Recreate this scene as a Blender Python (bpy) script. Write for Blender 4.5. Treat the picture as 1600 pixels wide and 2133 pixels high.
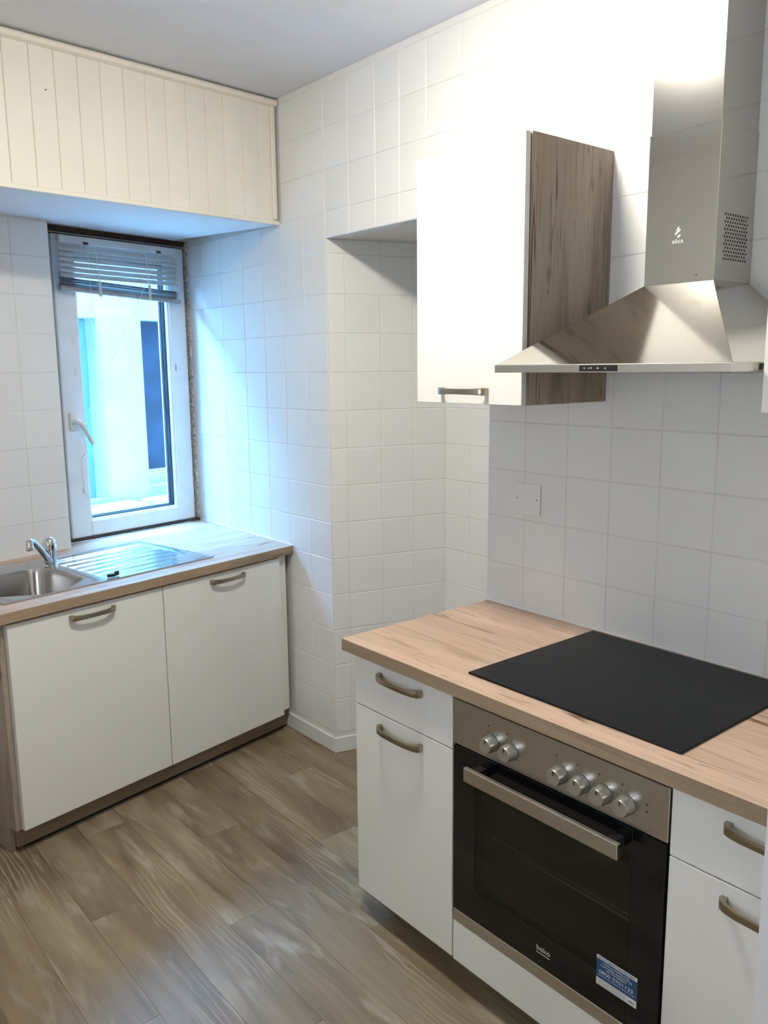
import bpy, bmesh, math, random
from mathutils import Matrix, Vector
random.seed(7)
for o in list(bpy.data.objects): bpy.data.objects.remove(o)
SC = bpy.context.scene
COL = SC.collection

# ------------------------------------------------------------------ camera
CAMLOC = Vector((-1.9547, -3.871, 1.6076)); YAW, PIT, ROL, FPX = -0.68961, -0.17131, -0.00994, 1743.02
cam = bpy.data.cameras.new('camera'); camo = bpy.data.objects.new('camera', cam); COL.objects.link(camo)
fwd = Vector((-math.sin(YAW)*math.cos(PIT), math.cos(YAW)*math.cos(PIT), math.sin(PIT)))
rt = Vector((math.cos(YAW), math.sin(YAW), 0)); up = rt.cross(fwd)
r2 = rt*math.cos(ROL)+up*math.sin(ROL); u2 = up*math.cos(ROL)-rt*math.sin(ROL)
camo.matrix_world = Matrix(((r2.x, u2.x, -fwd.x, CAMLOC.x), (r2.y, u2.y, -fwd.y, CAMLOC.y), (r2.z, u2.z, -fwd.z, CAMLOC.z), (0, 0, 0, 1)))
cam.sensor_fit = 'VERTICAL'; cam.sensor_height = 36.0; cam.lens = FPX/2133*36.0; cam.clip_start = 0.02
SC.camera = camo

# ------------------------------------------------------------------ sky, exposure
EV = 2.5                                        # bright lamp and sky kept at low radiance, lifted by exposure
SKY_STRENGTH, LAMP_STRENGTH = 88.0/2**EV, 196.0/2**EV
w = bpy.data.worlds.new('overcast_sky'); SC.world = w; w.use_nodes = True
w.cycles.sampling_method = 'NONE'
bg = w.node_tree.nodes['Background']; bg.inputs[0].default_value = (0.195, 0.54, 1.0, 1); bg.inputs[1].default_value = SKY_STRENGTH
cy = SC.cycles; cy.max_bounces = 7; cy.diffuse_bounces = 3; cy.glossy_bounces = 3; cy.caustics_reflective = False; cy.caustics_refractive = False
vs = SC.view_settings; vs.view_transform = 'Standard'; vs.look = 'None'; vs.exposure = EV + 0.28; vs.gamma = 1.0; vs.use_curve_mapping = False

# ------------------------------------------------------------------ measures (metres)
AW, AB, AN = 0.1985, 0.0934, -0.2797           # window wall, bulkhead and niche reveal are not square to the right wall
TAW = math.tan(AW); ZC = 2.667
YB = -0.8454                                    # bulkhead front meets right wall here
E1 = Vector((math.cos(AW), math.sin(AW), 0)); E2 = Vector((math.sin(AW), -math.cos(AW), 0))
H = 0.851                                       # worktop height
ROW0, ROWP = 0.2345, 0.1505                     # tile rows

# ------------------------------------------------------------------ materials
MATS = {}
def nt(name):
    m = bpy.data.materials.new(name); m.use_nodes = True
    return m, m.node_tree.nodes, m.node_tree.links, m.node_tree.nodes['Principled BSDF']
def node(ns, t, **k):
    n = ns.new(t)
    for a, b in k.items():
        if a.startswith('i_'): n.inputs[int(a[2:])].default_value = b
        else: setattr(n, a, b)
    return n
def ramp(ns, stops, interp='LINEAR'):
    n = ns.new('ShaderNodeValToRGB'); cr = n.color_ramp; cr.interpolation = interp
    while len(cr.elements) < len(stops): cr.elements.new(0.5)
    for e, (p, c) in zip(cr.elements, stops):
        e.position = p; e.color = (c, c, c, 1) if isinstance(c, (int, float)) else (*c, 1)
    return n
def mixc(ns, ls, fac, a, b, blend='MIX'):
    n = ns.new('ShaderNodeMix'); n.data_type = 'RGBA'; n.blend_type = blend
    for s, v in ((n.inputs[0], fac), (n.inputs[6], a), (n.inputs[7], b)):
        if hasattr(v, 'is_linked') or hasattr(v, 'links'): ls.new(v, s)
        else: s.default_value = v if isinstance(v, (int, float)) else (*v, 1)
    return n.outputs[2]
def plain(name, col, rough=0.5, metal=0.0, spec=0.5, var=0.0, vscale=6.0, bump=0.0, bscale=60.0, coat=0.0, rand=0.0):
    m, ns, ls, b = nt(name)
    b.inputs['Base Color'].default_value = (*col, 1); b.inputs['Roughness'].default_value = rough
    b.inputs['Metallic'].default_value = metal; b.inputs['Specular IOR Level'].default_value = spec
    b.inputs['Coat Weight'].default_value = coat
    tc = ns.new('ShaderNodeTexCoord')
    if var or rand:
        nz = node(ns, 'ShaderNodeTexNoise' if var else 'ShaderNodeTexGradient')
        if var: nz.inputs['Scale'].default_value = vscale; nz.inputs['Detail'].default_value = 2
        ls.new(tc.outputs['Object'], nz.inputs['Vector'])
        rp = ramp(ns, [(0.3, tuple(c*(1-var) for c in col)), (0.7, tuple(min(1, c*(1+var*0.5)) for c in col))])
        ls.new(nz.outputs['Fac'], rp.inputs[0]); out = rp.outputs[0]
        if rand:
            oi = ns.new('ShaderNodeObjectInfo'); rr = ramp(ns, [(0, 1-rand), (1, 1.0)]); ls.new(oi.outputs['Random'], rr.inputs[0])
            out = mixc(ns, ls, 1.0, out, rr.outputs[0], 'MULTIPLY')
        ls.new(out, b.inputs['Base Color'])
    if bump:
        n2 = node(ns, 'ShaderNodeTexNoise'); n2.inputs['Scale'].default_value = bscale; n2.inputs['Detail'].default_value = 1
        ls.new(tc.outputs['Object'], n2.inputs['Vector'])
        bp = ns.new('ShaderNodeBump'); bp.inputs['Strength'].default_value = bump; bp.inputs['Distance'].default_value = 0.002
        ls.new(n2.outputs['Fac'], bp.inputs['Height']); ls.new(bp.outputs[0], b.inputs['Normal'])
    return m
def steel(name, col, rough, axis=0, strength=0.12):
    m, ns, ls, b = nt(name)
    b.inputs['Metallic'].default_value = 1; b.inputs['Base Color'].default_value = (*col, 1)
    tc = ns.new('ShaderNodeTexCoord'); mp = ns.new('ShaderNodeMapping'); sc = [900, 900, 900]; sc[axis] = 6
    mp.inputs['Scale'].default_value = sc; ls.new(tc.outputs['Object'], mp.inputs['Vector'])
    nz = ns.new('ShaderNodeTexNoise'); nz.inputs['Scale'].default_value = 1; nz.inputs['Detail'].default_value = 2
    ls.new(mp.outputs[0], nz.inputs['Vector'])
    mr = ns.new('ShaderNodeMapRange'); mr.inputs['To Min'].default_value = rough*0.95; mr.inputs['To Max'].default_value = rough*1.08
    ls.new(nz.outputs['Fac'], mr.inputs['Value']); ls.new(mr.outputs[0], b.inputs['Roughness'])
    bp = ns.new('ShaderNodeBump'); bp.inputs['Strength'].default_value = strength; bp.inputs['Distance'].default_value = 0.0004
    ls.new(nz.outputs['Fac'], bp.inputs['Height']); ls.new(bp.outputs[0], b.inputs['Normal'])
    return m
def oak(name, light, mid, crack, axis=0, rough=0.5, seed=0.0, cracks=1.0):
    """pale knotty oak laminate, grain along the given object axis"""
    m, ns, ls, b = nt(name); b.inputs['Roughness'].default_value = rough; b.inputs['Specular IOR Level'].default_value = 0.35
    tc = ns.new('ShaderNodeTexCoord')
    def noise(scl, along, detail=5, off=0.0, dist=0.0):
        mp = ns.new('ShaderNodeMapping'); s = [scl]*3; s[axis] = along
        mp.inputs['Scale'].default_value = s; mp.inputs['Location'].default_value = (seed+off, seed*1.7+off, seed*0.6)
        ls.new(tc.outputs['Object'], mp.inputs['Vector'])
        n = ns.new('ShaderNodeTexNoise'); n.inputs['Scale'].default_value = 1; n.inputs['Detail'].default_value = detail
        n.inputs['Distortion'].default_value = dist; ls.new(mp.outputs[0], n.inputs['Vector']); return n.outputs['Fac']
    base = ramp(ns, [(0.35, mid), (0.62, light)]); ls.new(noise(9, 0.9, 6, 0, 0.6), base.inputs[0])
    fine = ramp(ns, [(0.3, 0.82), (0.65, 1.0)]); ls.new(noise(120, 3.0, 4, 3), fine.inputs[0])
    c = mixc(ns, ls, 0.7, base.outputs[0], fine.outputs[0], 'MULTIPLY')
    blot = ramp(ns, [(0.6, 0.0), (0.74, 1.0)]); ls.new(noise(13, 1.6, 3, 9, 0.8), blot.inputs[0])
    mul = ns.new('ShaderNodeMath'); mul.operation = 'MULTIPLY'; mul.inputs[1].default_value = 0.55*cracks; ls.new(blot.outputs[0], mul.inputs[0])
    c = mixc(ns, ls, mul.outputs[0], c, tuple(0.55*x+0.45*y for x, y in zip(crack, mid)))
    # thin dark cracks: narrow band of a strongly stretched noise, broken by a second noise
    cr = ramp(ns, [(0.485, 0.0), (0.5, 1.0), (0.515, 0.0)]); ls.new(noise(26, 1.1, 1, 17, 0.3), cr.inputs[0])
    br = ramp(ns, [(0.54, 0.0), (0.62, 1.0)]); ls.new(noise(14, 2.2, 1, 31), br.inputs[0])
    m2 = ns.new('ShaderNodeMath'); m2.operation = 'MULTIPLY'; ls.new(cr.outputs[0], m2.inputs[0]); ls.new(br.outputs[0], m2.inputs[1])
    m3 = ns.new('ShaderNodeMath'); m3.operation = 'MULTIPLY'; m3.inputs[1].default_value = cracks; ls.new(m2.outputs[0], m3.inputs[0])
    c = mixc(ns, ls, m3.outputs[0], c, crack)
    cr2 = ramp(ns, [(0.47, 0.0), (0.5, 0.8), (0.53, 0.0)]); ls.new(noise(48, 2.6, 2, 41, 0.5), cr2.inputs[0])
    br2 = ramp(ns, [(0.46, 0.0), (0.56, 1.0)]); ls.new(noise(20, 3.4, 2, 53), br2.inputs[0])
    m4 = ns.new('ShaderNodeMath'); m4.operation = 'MULTIPLY'; ls.new(cr2.outputs[0], m4.inputs[0]); ls.new(br2.outputs[0], m4.inputs[1])
    m5 = ns.new('ShaderNodeMath'); m5.operation = 'MULTIPLY'; m5.inputs[1].default_value = 0.95*cracks; ls.new(m4.outputs[0], m5.inputs[0])
    c = mixc(ns, ls, m5.outputs[0], c, tuple(0.5*x+0.5*y for x, y in zip(crack, mid)))
    vr = ns.new('ShaderNodeTexVoronoi'); vr.inputs['Scale'].default_value = 1.0; mpk = ns.new('ShaderNodeMapping'); sk_ = [7.0]*3; sk_[axis] = 2.8
    mpk.inputs['Scale'].default_value = sk_; mpk.inputs['Location'].default_value = (seed, seed, seed); ls.new(tc.outputs['Object'], mpk.inputs['Vector']); ls.new(mpk.outputs[0], vr.inputs['Vector'])
    kr = ramp(ns, [(0.02, 1.0), (0.10, 0.0)]); ls.new(vr.outputs['Distance'], kr.inputs[0])
    m6 = ns.new('ShaderNodeMath'); m6.operation = 'MULTIPLY'; m6.inputs[1].default_value = 0.75*min(1, cracks); ls.new(kr.outputs[0], m6.inputs[0])
    c = mixc(ns, ls, m6.outputs[0], c, crack)
    ls.new(c, b.inputs['Base Color'])
    bp = ns.new('ShaderNodeBump'); bp.inputs['Strength'].default_value = 0.15; bp.inputs['Distance'].default_value = 0.0006
    ls.new(fine.outputs[0], bp.inputs['Height']); ls.new(bp.outputs[0], b.inputs['Normal'])
    return m
def floor_mat():
    m, ns, ls, b = nt('limed_oak_floor'); b.inputs['Roughness'].default_value = 0.42; b.inputs['Specular IOR Level'].default_value = 0.4
    tc = ns.new('ShaderNodeTexCoord'); oi = ns.new('ShaderNodeObjectInfo')
    off = ns.new('ShaderNodeVectorMath'); off.operation = 'SCALE'; off.inputs[3].default_value = 37.0
    cv = ns.new('ShaderNodeCombineXYZ')
    for i in range(3): ls.new(oi.outputs['Random'], cv.inputs[i])
    ls.new(cv.outputs[0], off.inputs[0])
    add = ns.new('ShaderNodeVectorMath'); ls.new(tc.outputs['Object'], add.inputs[0]); ls.new(off.outputs[0], add.inputs[1])
    def mp(s):
        q = ns.new('ShaderNodeMapping'); q.inputs['Scale'].default_value = s; ls.new(add.outputs[0], q.inputs['Vector']); return q.outputs[0]
    def noise(s, detail=5, dist=0.0):
        n = ns.new('ShaderNodeTexNoise'); n.inputs['Scale'].default_value = 1; n.inputs['Detail'].default_value = detail; n.inputs['Distortion'].default_value = dist
        ls.new(mp(s), n.inputs['Vector']); return n.outputs['Fac']
    base = ramp(ns, [(0.28, (0.140, 0.098, 0.060)), (0.5, (0.245, 0.186, 0.118)), (0.72, (0.345, 0.278, 0.190))]); ls.new(noise((9, 1.5, 9), 5, 1.0), base.inputs[0])
    lime = ramp(ns, [(0.55, 0.0), (0.72, 1.0)]); ls.new(noise((16, 3.6, 16), 6, 0.6), lime.inputs[0])
    m1 = ns.new('ShaderNodeMath'); m1.operation = 'MULTIPLY'; m1.inputs[1].default_value = 0.75; ls.new(lime.outputs[0], m1.inputs[0])
    c = mixc(ns, ls, m1.outputs[0], base.outputs[0], (0.42, 0.37, 0.29))
    wv = ns.new('ShaderNodeTexWave'); wv.wave_type = 'BANDS'; wv.bands_direction = 'X'; wv.inputs['Scale'].default_value = 3.0
    wv.inputs['Distortion'].default_value = 11.0; wv.inputs['Detail'].default_value = 2.5; wv.inputs['Detail Scale'].default_value = 0.9
    ls.new(mp((6, 1.1, 6)), wv.inputs['Vector'])
    wr = ramp(ns, [(0.80, 0.0), (0.93, 1.0)]); ls.new(wv.outputs['Fac'], wr.inputs[0])
    gate = ramp(ns, [(0.50, 0.0), (0.64, 0.42)]); ls.new(noise((7, 1.6, 7), 2), gate.inputs[0])
    m2 = ns.new('ShaderNodeMath'); m2.operation = 'MULTIPLY'; ls.new(wr.outputs[0], m2.inputs[0]); ls.new(gate.outputs[0], m2.inputs[1])
    c = mixc(ns, ls, m2.outputs[0], c, (0.50, 0.44, 0.34))
    fine = ramp(ns, [(0.3, 0.78), (0.65, 1.0)]); ls.new(noise((230, 5, 230), 3), fine.inputs[0])
    c = mixc(ns, ls, 0.6, c, fine.outputs[0], 'MULTIPLY')
    tint = ramp(ns, [(0, 0.92), (1, 1.05)]); ls.new(oi.outputs['Random'], tint.inputs[0])
    c = mixc(ns, ls, 1.0, c, tint.outputs[0], 'MULTIPLY')
    ls.new(c, b.inputs['Base Color'])
    bp = ns.new('ShaderNodeBump'); bp.inputs['Strength'].default_value = 0.2; bp.inputs['Distance'].default_value = 0.0008
    ls.new(fine.outputs[0], bp.inputs['Height']); ls.new(bp.outputs[0], b.inputs['Normal'])
    return m
def pane_mat(name, tint, refl=1.0, rough=0.02):
    """thin pane: clear with fresnel reflection"""
    m, ns, ls, b = nt(name); ns.remove(b); out = ns['Material Output']
    tr = ns.new('ShaderNodeBsdfTransparent'); tr.inputs[0].default_value = (*tint, 1)
    gl = ns.new('ShaderNodeBsdfGlossy'); gl.inputs['Roughness'].default_value = rough
    fr = ns.new('ShaderNodeFresnel'); ge = ns.new('ShaderNodeNewGeometry'); io = ns.new('ShaderNodeMapRange')
    io.inputs['To Min'].default_value = 1.5; io.inputs['To Max'].default_value = 1/1.5; ls.new(ge.outputs['Backfacing'], io.inputs['Value']); ls.new(io.outputs[0], fr.inputs[0])
    mu = ns.new('ShaderNodeMath'); mu.operation = 'MULTIPLY'; mu.inputs[1].default_value = refl; ls.new(fr.outputs[0], mu.inputs[0])
    mx = ns.new('ShaderNodeMixShader'); ls.new(mu.outputs[0], mx.inputs[0]); ls.new(tr.outputs[0], mx.inputs[1]); ls.new(gl.outputs[0], mx.inputs[2])
    ls.new(mx.outputs[0], out.inputs[0]); return m
def emit_mat(name, col, s):
    m, ns, ls, b = nt(name); b.inputs['Base Color'].default_value = (0.9, 0.9, 0.88, 1)
    b.inputs['Emission Color'].default_value = (*col, 1); b.inputs['Emission Strength'].default_value = s; return m

M_TILE = plain('painted_white_tile', (0.845, 0.835, 0.82), 0.34, bump=0.25, bscale=28, rand=0.03)
M_GROUT = plain('painted_grout', (0.74, 0.73, 0.715), 0.6)
M_WALL = plain('white_wall_paint', (0.86, 0.85, 0.84), 0.6, var=0.03)
M_CEIL = plain('white_ceiling_paint', (0.83, 0.84, 0.90), 0.75, var=0.02)
M_BOARD = plain('cream_painted_board', (0.87, 0.82, 0.735), 0.42, var=0.03, vscale=5, rand=0.03)
M_SKIRT = plain('white_skirting_paint', (0.82, 0.82, 0.81), 0.4, var=0.04)
M_FLOOR = floor_mat()
M_GAPF = plain('dark_floor_joint', (0.05, 0.04, 0.03), 0.8, var=0.2)
M_WHITE = plain('white_cabinet_foil', (0.84, 0.825, 0.795), 0.36, var=0.02, vscale=3)
M_EDGE = plain('white_cabinet_carcass', (0.72, 0.70, 0.66), 0.5, var=0.03)
M_OAKX = oak('knotty_oak_worktop', (0.67, 0.48, 0.375), (0.535, 0.375, 0.28), (0.20, 0.115, 0.065), 0, 0.45, 2.3, 1.3)
M_OAKE = oak('oak_worktop_edge', (0.43, 0.325, 0.225), (0.31, 0.23, 0.155), (0.14, 0.09, 0.05), 0, 0.5, 5.1, 0.6)
M_OAKV = oak('knotty_oak_panel', (0.47, 0.385, 0.315), (0.345, 0.275, 0.22), (0.10, 0.065, 0.042), 2, 0.5, 7.7, 1.5)
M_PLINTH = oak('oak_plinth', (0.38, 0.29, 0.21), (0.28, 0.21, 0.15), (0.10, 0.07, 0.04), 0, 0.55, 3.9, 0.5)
M_STEELX = steel('brushed_steel_horizontal', (0.57, 0.55, 0.52), 0.28, 0, 0.0)
M_STEELH = steel('polished_hood_steel', (0.60, 0.575, 0.53), 0.10, 0, 0.02)
M_STEELV = steel('brushed_steel_chimney', (0.56, 0.535, 0.50), 0.13, 0, 0.03)
M_SINK = steel('satin_sink_steel', (0.50, 0.49, 0.475), 0.20, 0, 0.05)
M_CHROME = plain('chrome', (0.72, 0.73, 0.75), 0.08, 1.0, var=0.02)
M_KNOB = plain('spun_aluminium', (0.55, 0.54, 0.52), 0.33, 0.9, var=0.03)
M_NICKEL = plain('dark_brushed_nickel', (0.40, 0.35, 0.275), 0.27, 1.0, var=0.06, vscale=40)
M_BLACKG = plain('black_oven_glass', (0.006, 0.006, 0.007), 0.06, 0, 0.45, var=0.1)
M_HOB = plain('black_ceramic_glass', (0.0075, 0.0100, 0.0125), 0.30, 0, 0.12, var=0.1)
M_BLACK = plain('black_plastic', (0.012, 0.012, 0.013), 0.4, var=0.1)
M_CAV = plain('oven_enamel', (0.11, 0.11, 0.105), 0.35, var=0.1)
M_PVC = plain('white_window_plastic', (0.78, 0.78, 0.79), 0.32, var=0.04, vscale=12)
M_GASKET = plain('black_rubber_gasket', (0.010, 0.014, 0.03), 0.5, var=0.1)
M_DKBROWN = plain('dark_brown_shade', (0.07, 0.05, 0.035), 0.9, var=0.4, vscale=40)  # dark brown stands in for shade in the window gaps; also clips and nail hole
M_PLASTER = plain('broken_plaster', (0.62, 0.58, 0.53), 0.9, var=0.55, vscale=70, bump=0.6, bscale=120)
M_SLAT = plain('grey_white_slat', (0.62, 0.62, 0.62), 0.45, var=0.06)
M_SLATSHADE = plain('backlit_blind_grey', (0.34, 0.33, 0.33), 0.5, var=0.12, vscale=30)  # darker grey: backlit shade of the blind bundle put into the colour
M_CORD = plain('white_cord', (0.8, 0.8, 0.8), 0.7, var=0.05)
M_HANDW = plain('cream_plastic_handle', (0.74, 0.70, 0.63), 0.35, var=0.04)
M_PANE = pane_mat('window_glass', (0.93, 0.96, 0.97))
M_PANE2 = pane_mat('fill_tinted_glass', (0.66, 0.42, 0.33))  # tint added to dim and warm the fill daylight
M_OVPANE = pane_mat('smoked_oven_glass', (0.48, 0.48, 0.48), 1.0, 0.03)
M_RENDER = plain('white_outdoor_render', (0.62, 0.62, 0.60), 0.9, var=0.08, vscale=7, bump=0.9, bscale=45)
M_OUTGLASS = plain('dark_outdoor_window_glass', (0.03, 0.06, 0.12), 0.12, 0, 0.5, var=0.5, vscale=5)
M_OUTSOFT = plain('pale_turquoise_shutter', (0.18, 0.34, 0.36), 0.6, var=0.1)
M_BLOCKER = plain('dark_light_blocker', (0.09, 0.085, 0.08), 0.9, var=0.2, vscale=8, bump=0.5)  # dark so the unseen blocking walls bounce little light
M_STONE = plain('pale_stone', (0.62, 0.62, 0.58), 0.85, var=0.15, vscale=10, bump=0.5)
M_INK = plain('dark_print', (0.03, 0.03, 0.03), 0.5, var=0.05)
M_WPRINT = plain('white_print', (0.78, 0.79, 0.80), 0.5, var=0.03)
M_GPRINT = plain('grey_print', (0.42, 0.43, 0.45), 0.5, var=0.03)
M_BLUE = plain('blue_sticker_print', (0.02, 0.085, 0.24), 0.4, var=0.05)
M_SILVER = plain('silver_print', (0.62, 0.62, 0.60), 0.4, var=0.03)
M_LAMP = emit_mat('lit_opal_glass', (1.0, 0.955, 0.82), LAMP_STRENGTH)

# ------------------------------------------------------------------ mesh helpers
class MB:
    def __init__(s): s.v = []; s.f = []; s.mi = []; s.cur = 0
    def add(s, vs, fs):
        n = len(s.v); s.v += [tuple(p) for p in vs]
        for f in fs: s.f.append(tuple(n+i for i in f)); s.mi.append(s.cur)
        return s
    def box(s, x0, x1, y0, y1, z0, z1):
        return s.add([(x0,y0,z0),(x1,y0,z0),(x1,y1,z0),(x0,y1,z0),(x0,y0,z1),(x1,y0,z1),(x1,y1,z1),(x0,y1,z1)],
                     [(0,3,2,1),(4,5,6,7),(0,1,5,4),(1,2,6,5),(2,3,7,6),(3,0,4,7)])
    def prism(s, poly, lo, hi, axis='z'):
        """extrude a 2D polygon; axis z: (x,y), axis y: (x,z), axis x: (y,z)"""
        n = len(poly)
        P = {'z': lambda p, t: (p[0], p[1], t), 'y': lambda p, t: (p[0], t, p[1]), 'x': lambda p, t: (t, p[0], p[1])}[axis]
        return s.add([P(p, lo) for p in poly]+[P(p, hi) for p in poly],
                     [tuple(range(n-1, -1, -1)), tuple(range(n, 2*n))]+[(i, (i+1) % n, n+(i+1) % n, n+i) for i in range(n)])
    def lathe(s, prof, seg=24, axis='z', c=(0,0,0)):
        """profile of (r, h) turned about an axis"""
        rows = []
        for r, h in prof:
            row = []
            for k in range(seg):
                a = 2*math.pi*k/seg; p = (r*math.cos(a), r*math.sin(a), h)
                if axis == 'y': p = (p[0], p[2], p[1])
                row.append((p[0]+c[0], p[1]+c[1], p[2]+c[2]))
            rows.append(row)
        vs = [q for row in rows for q in row]; fs = []
        for i in range(len(rows)-1):
            for k in range(seg): fs.append((i*seg+k, i*seg+(k+1) % seg, (i+1)*seg+(k+1) % seg, (i+1)*seg+k))
        fs.append(tuple(range(seg-1, -1, -1))); fs.append(tuple(range((len(rows)-1)*seg, len(rows)*seg)))
        return s.add(vs, fs)
    def tube(s, pts, r, seg=10):
        pts = [Vector(p) for p in pts]; rs = r if isinstance(r, (list, tuple)) else [r]*len(pts); rows = []
        prev = None
        for i, p in enumerate(pts):
            t = (pts[min(i+1, len(pts)-1)]-pts[max(i-1, 0)]).normalized()
            a = prev if prev else (Vector((0, 0, 1)) if abs(t.z) < 0.9 else Vector((1, 0, 0)))
            a = (a-t*a.dot(t)).normalized(); b = t.cross(a); prev = a
            rows.append([p+(a*math.cos(2*math.pi*k/seg)+b*math.sin(2*math.pi*k/seg))*rs[i] for k in range(seg)])
        vs = [q for row in rows for q in row]; fs = []
        for i in range(len(rows)-1):
            for k in range(seg): fs.append((i*seg+k, i*seg+(k+1) % seg, (i+1)*seg+(k+1) % seg, (i+1)*seg+k))
        fs += [tuple(range(seg-1, -1, -1)), tuple(range((len(rows)-1)*seg, len(rows)*seg))]
        return s.add(vs, fs)
    def mesh(s, name, mats, bev=0.0, smooth=False, seg=1):
        me = bpy.data.meshes.new(name); bm = bmesh.new()
        vs = [bm.verts.new(p) for p in s.v]
        for f, mi in zip(s.f, s.mi):
            try: q = bm.faces.new([vs[i] for i in f]); q.material_index = mi
            except ValueError: pass
        bmesh.ops.recalc_face_normals(bm, faces=bm.faces)
        if bev: 
            es = [e for e in bm.edges if len(e.link_faces) == 2 and e.calc_face_angle(0) > 0.6]
            bmesh.ops.bevel(bm, geom=es, offset=bev, segments=seg, affect='EDGES', profile=0.6)
        if smooth:
            for q in bm.faces: q.smooth = True
        bm.to_mesh(me); bm.free()
        for m in (mats if isinstance(mats, (list, tuple)) else [mats]): me.materials.append(m)
        if smooth: 
            try: me.set_sharp_from_angle(angle=math.radians(38))
            except Exception: pass
        return me
def link(name, me, parent=None, loc=(0,0,0), rz=0.0, rot=None):
    o = bpy.data.objects.new(name, me); COL.objects.link(o); o.location = loc
    o.rotation_euler = rot if rot else (0, 0, rz)
    if parent: o.parent = parent
    return o
def part(name, mb, mat, parent, bev=0.0, smooth=False, loc=(0,0,0), rot=None, seg=1, label=None):
    o = link(name, mb.mesh(name, mat, bev, smooth, seg), parent, loc, 0, rot)
    if label: o['label'] = label
    return o
def thing(name, label, cat, loc, rz=0.0, group=None):
    o = link(name, None, None, loc, rz); o['label'] = label; o['category'] = cat
    if group: o['group'] = group
    return o
def struct(name, mb, mat, loc=(0,0,0), rz=0.0, bev=0.0, label=None, cat=None):
    o = link(name, mb.mesh(name, mat, bev), None, loc, rz); o['kind'] = 'structure'
    if label: o['label'] = label
    if cat: o['category'] = cat
    return o
def B(*a): return MB().box(*a)
def text(name, body, size, mat, parent, loc, rot=(math.pi/2, 0, 0), align='CENTER', depth=0.0002, width=None, shear=0.0):
    cu = bpy.data.curves.new(name, 'FONT'); cu.body = body; cu.size = size; cu.align_x = align; cu.align_y = 'CENTER'; cu.extrude = depth; cu.resolution_u = 3; cu.shear = shear
    t = bpy.data.objects.new(name, cu); COL.objects.link(t)
    dg = bpy.context.evaluated_depsgraph_get(); dg.update()
    me = bpy.data.meshes.new_from_object(t.evaluated_get(dg)); bpy.data.objects.remove(t); me.materials.clear(); me.materials.append(mat)
    if width:
        xs = [v.co.x for v in me.vertices]; k = width/(max(xs)-min(xs))
        for v in me.vertices: v.co.x *= k
    return link(name, me, parent, loc, 0, rot)
def wl(s, d, z=0.0): p = E1*s+E2*d; return (p.x, p.y, z)      # window wall frame: s along, d out of the wall
RZ = -math.pi/2                                              # right wall frame: local x = -world y, local y = world x
def rl(a, b, z=0.0): return (b, -a, z)

# ------------------------------------------------------------------ tiles
TILES = {}
def tile_mesh(w, h):
    k = (round(w, 3), round(h, 3))
    if k not in TILES:
        t, i = 0.0016, 0.0018; a, b = w/2, h/2
        TILES[k] = MB().add([(-a,0,-b),(a,0,-b),(a,0,b),(-a,0,b),(-a+i,-t,-b+i),(a-i,-t,-b+i),(a-i,-t,b-i),(-a+i,-t,b-i)],
                            [(4,5,6,7),(0,1,5,4),(1,2,6,5),(2,3,7,6),(3,0,4,7)]).mesh('tile', M_TILE)
    return TILES[k]
def tiles(wall, cols, rows, y=0.0, skip=None, gap=0.0022, rz=0.0, org=(0, 0)):
    for i in range(len(cols)-1):
        for j in range(len(rows)-1):
            a0, a1, z0, z1 = cols[i], cols[i+1], rows[j], rows[j+1]
            if a1-a0 < 0.012 or z1-z0 < 0.012: continue
            if skip and skip((a0+a1)/2, (z0+z1)/2): continue
            ca, cz = (a0+a1)/2, (z0+z1)/2
            o = link('tile', tile_mesh(a1-a0-gap, z1-z0-gap), wall, (org[0]+ca*math.cos(rz), org[1]+ca*math.sin(rz)+y, cz))
            o.rotation_euler = (random.uniform(-.004, .004), 0, rz+random.uniform(-.004, .004))
def rows_between(lo, hi, z0=ROW0, p=ROWP):
    r = [lo]; k = math.ceil((lo-z0)/p+1e-6)
    while z0+k*p < hi-0.004: r.append(z0+k*p); k += 1
    return r+[hi]

# ------------------------------------------------------------------ room shell
XL = -2.45
fl = struct('floor', MB().prism([(XL-.1, .3), (0.62, .3), (0.62, -5.1), (XL-.1, -5.1)], -0.12, -0.006), M_GAPF,
            label='grey-brown limed oak plank floor', cat='floor')
PL, PW = 1.22, 0.152
plank = MB().box(-PW/2+.0002, PW/2-.0002, -PL/2+.0002, PL/2-.0002, -0.006, 0.0).mesh('plank', M_FLOOR, 0.0005)
x = -0.907-PW*11; c = 0
while x < 0.55:
    y = -4.6+(c*0.47 % 1.22)-PL
    while y < 0.3:
        xc, yc = x+PW/2, y+PL/2
        if xc > XL-0.02 and yc-PL/2 < 0.0+xc*TAW+.1 and not (xc > 0.08 and yc-PL/2 > -1.0) and not (xc > 0.08 and yc+PL/2 < -2.1):
            link('plank', plank, fl, (xc, yc, 0), math.pi if random.random() < .5 else 0)
        y += PL
    x += PW; c += 1
struct('ceiling', B(XL-.1, 0.62, -5.1, 0.3, ZC, ZC+0.12), M_CEIL, label='plain white painted ceiling', cat='ceiling')

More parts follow.
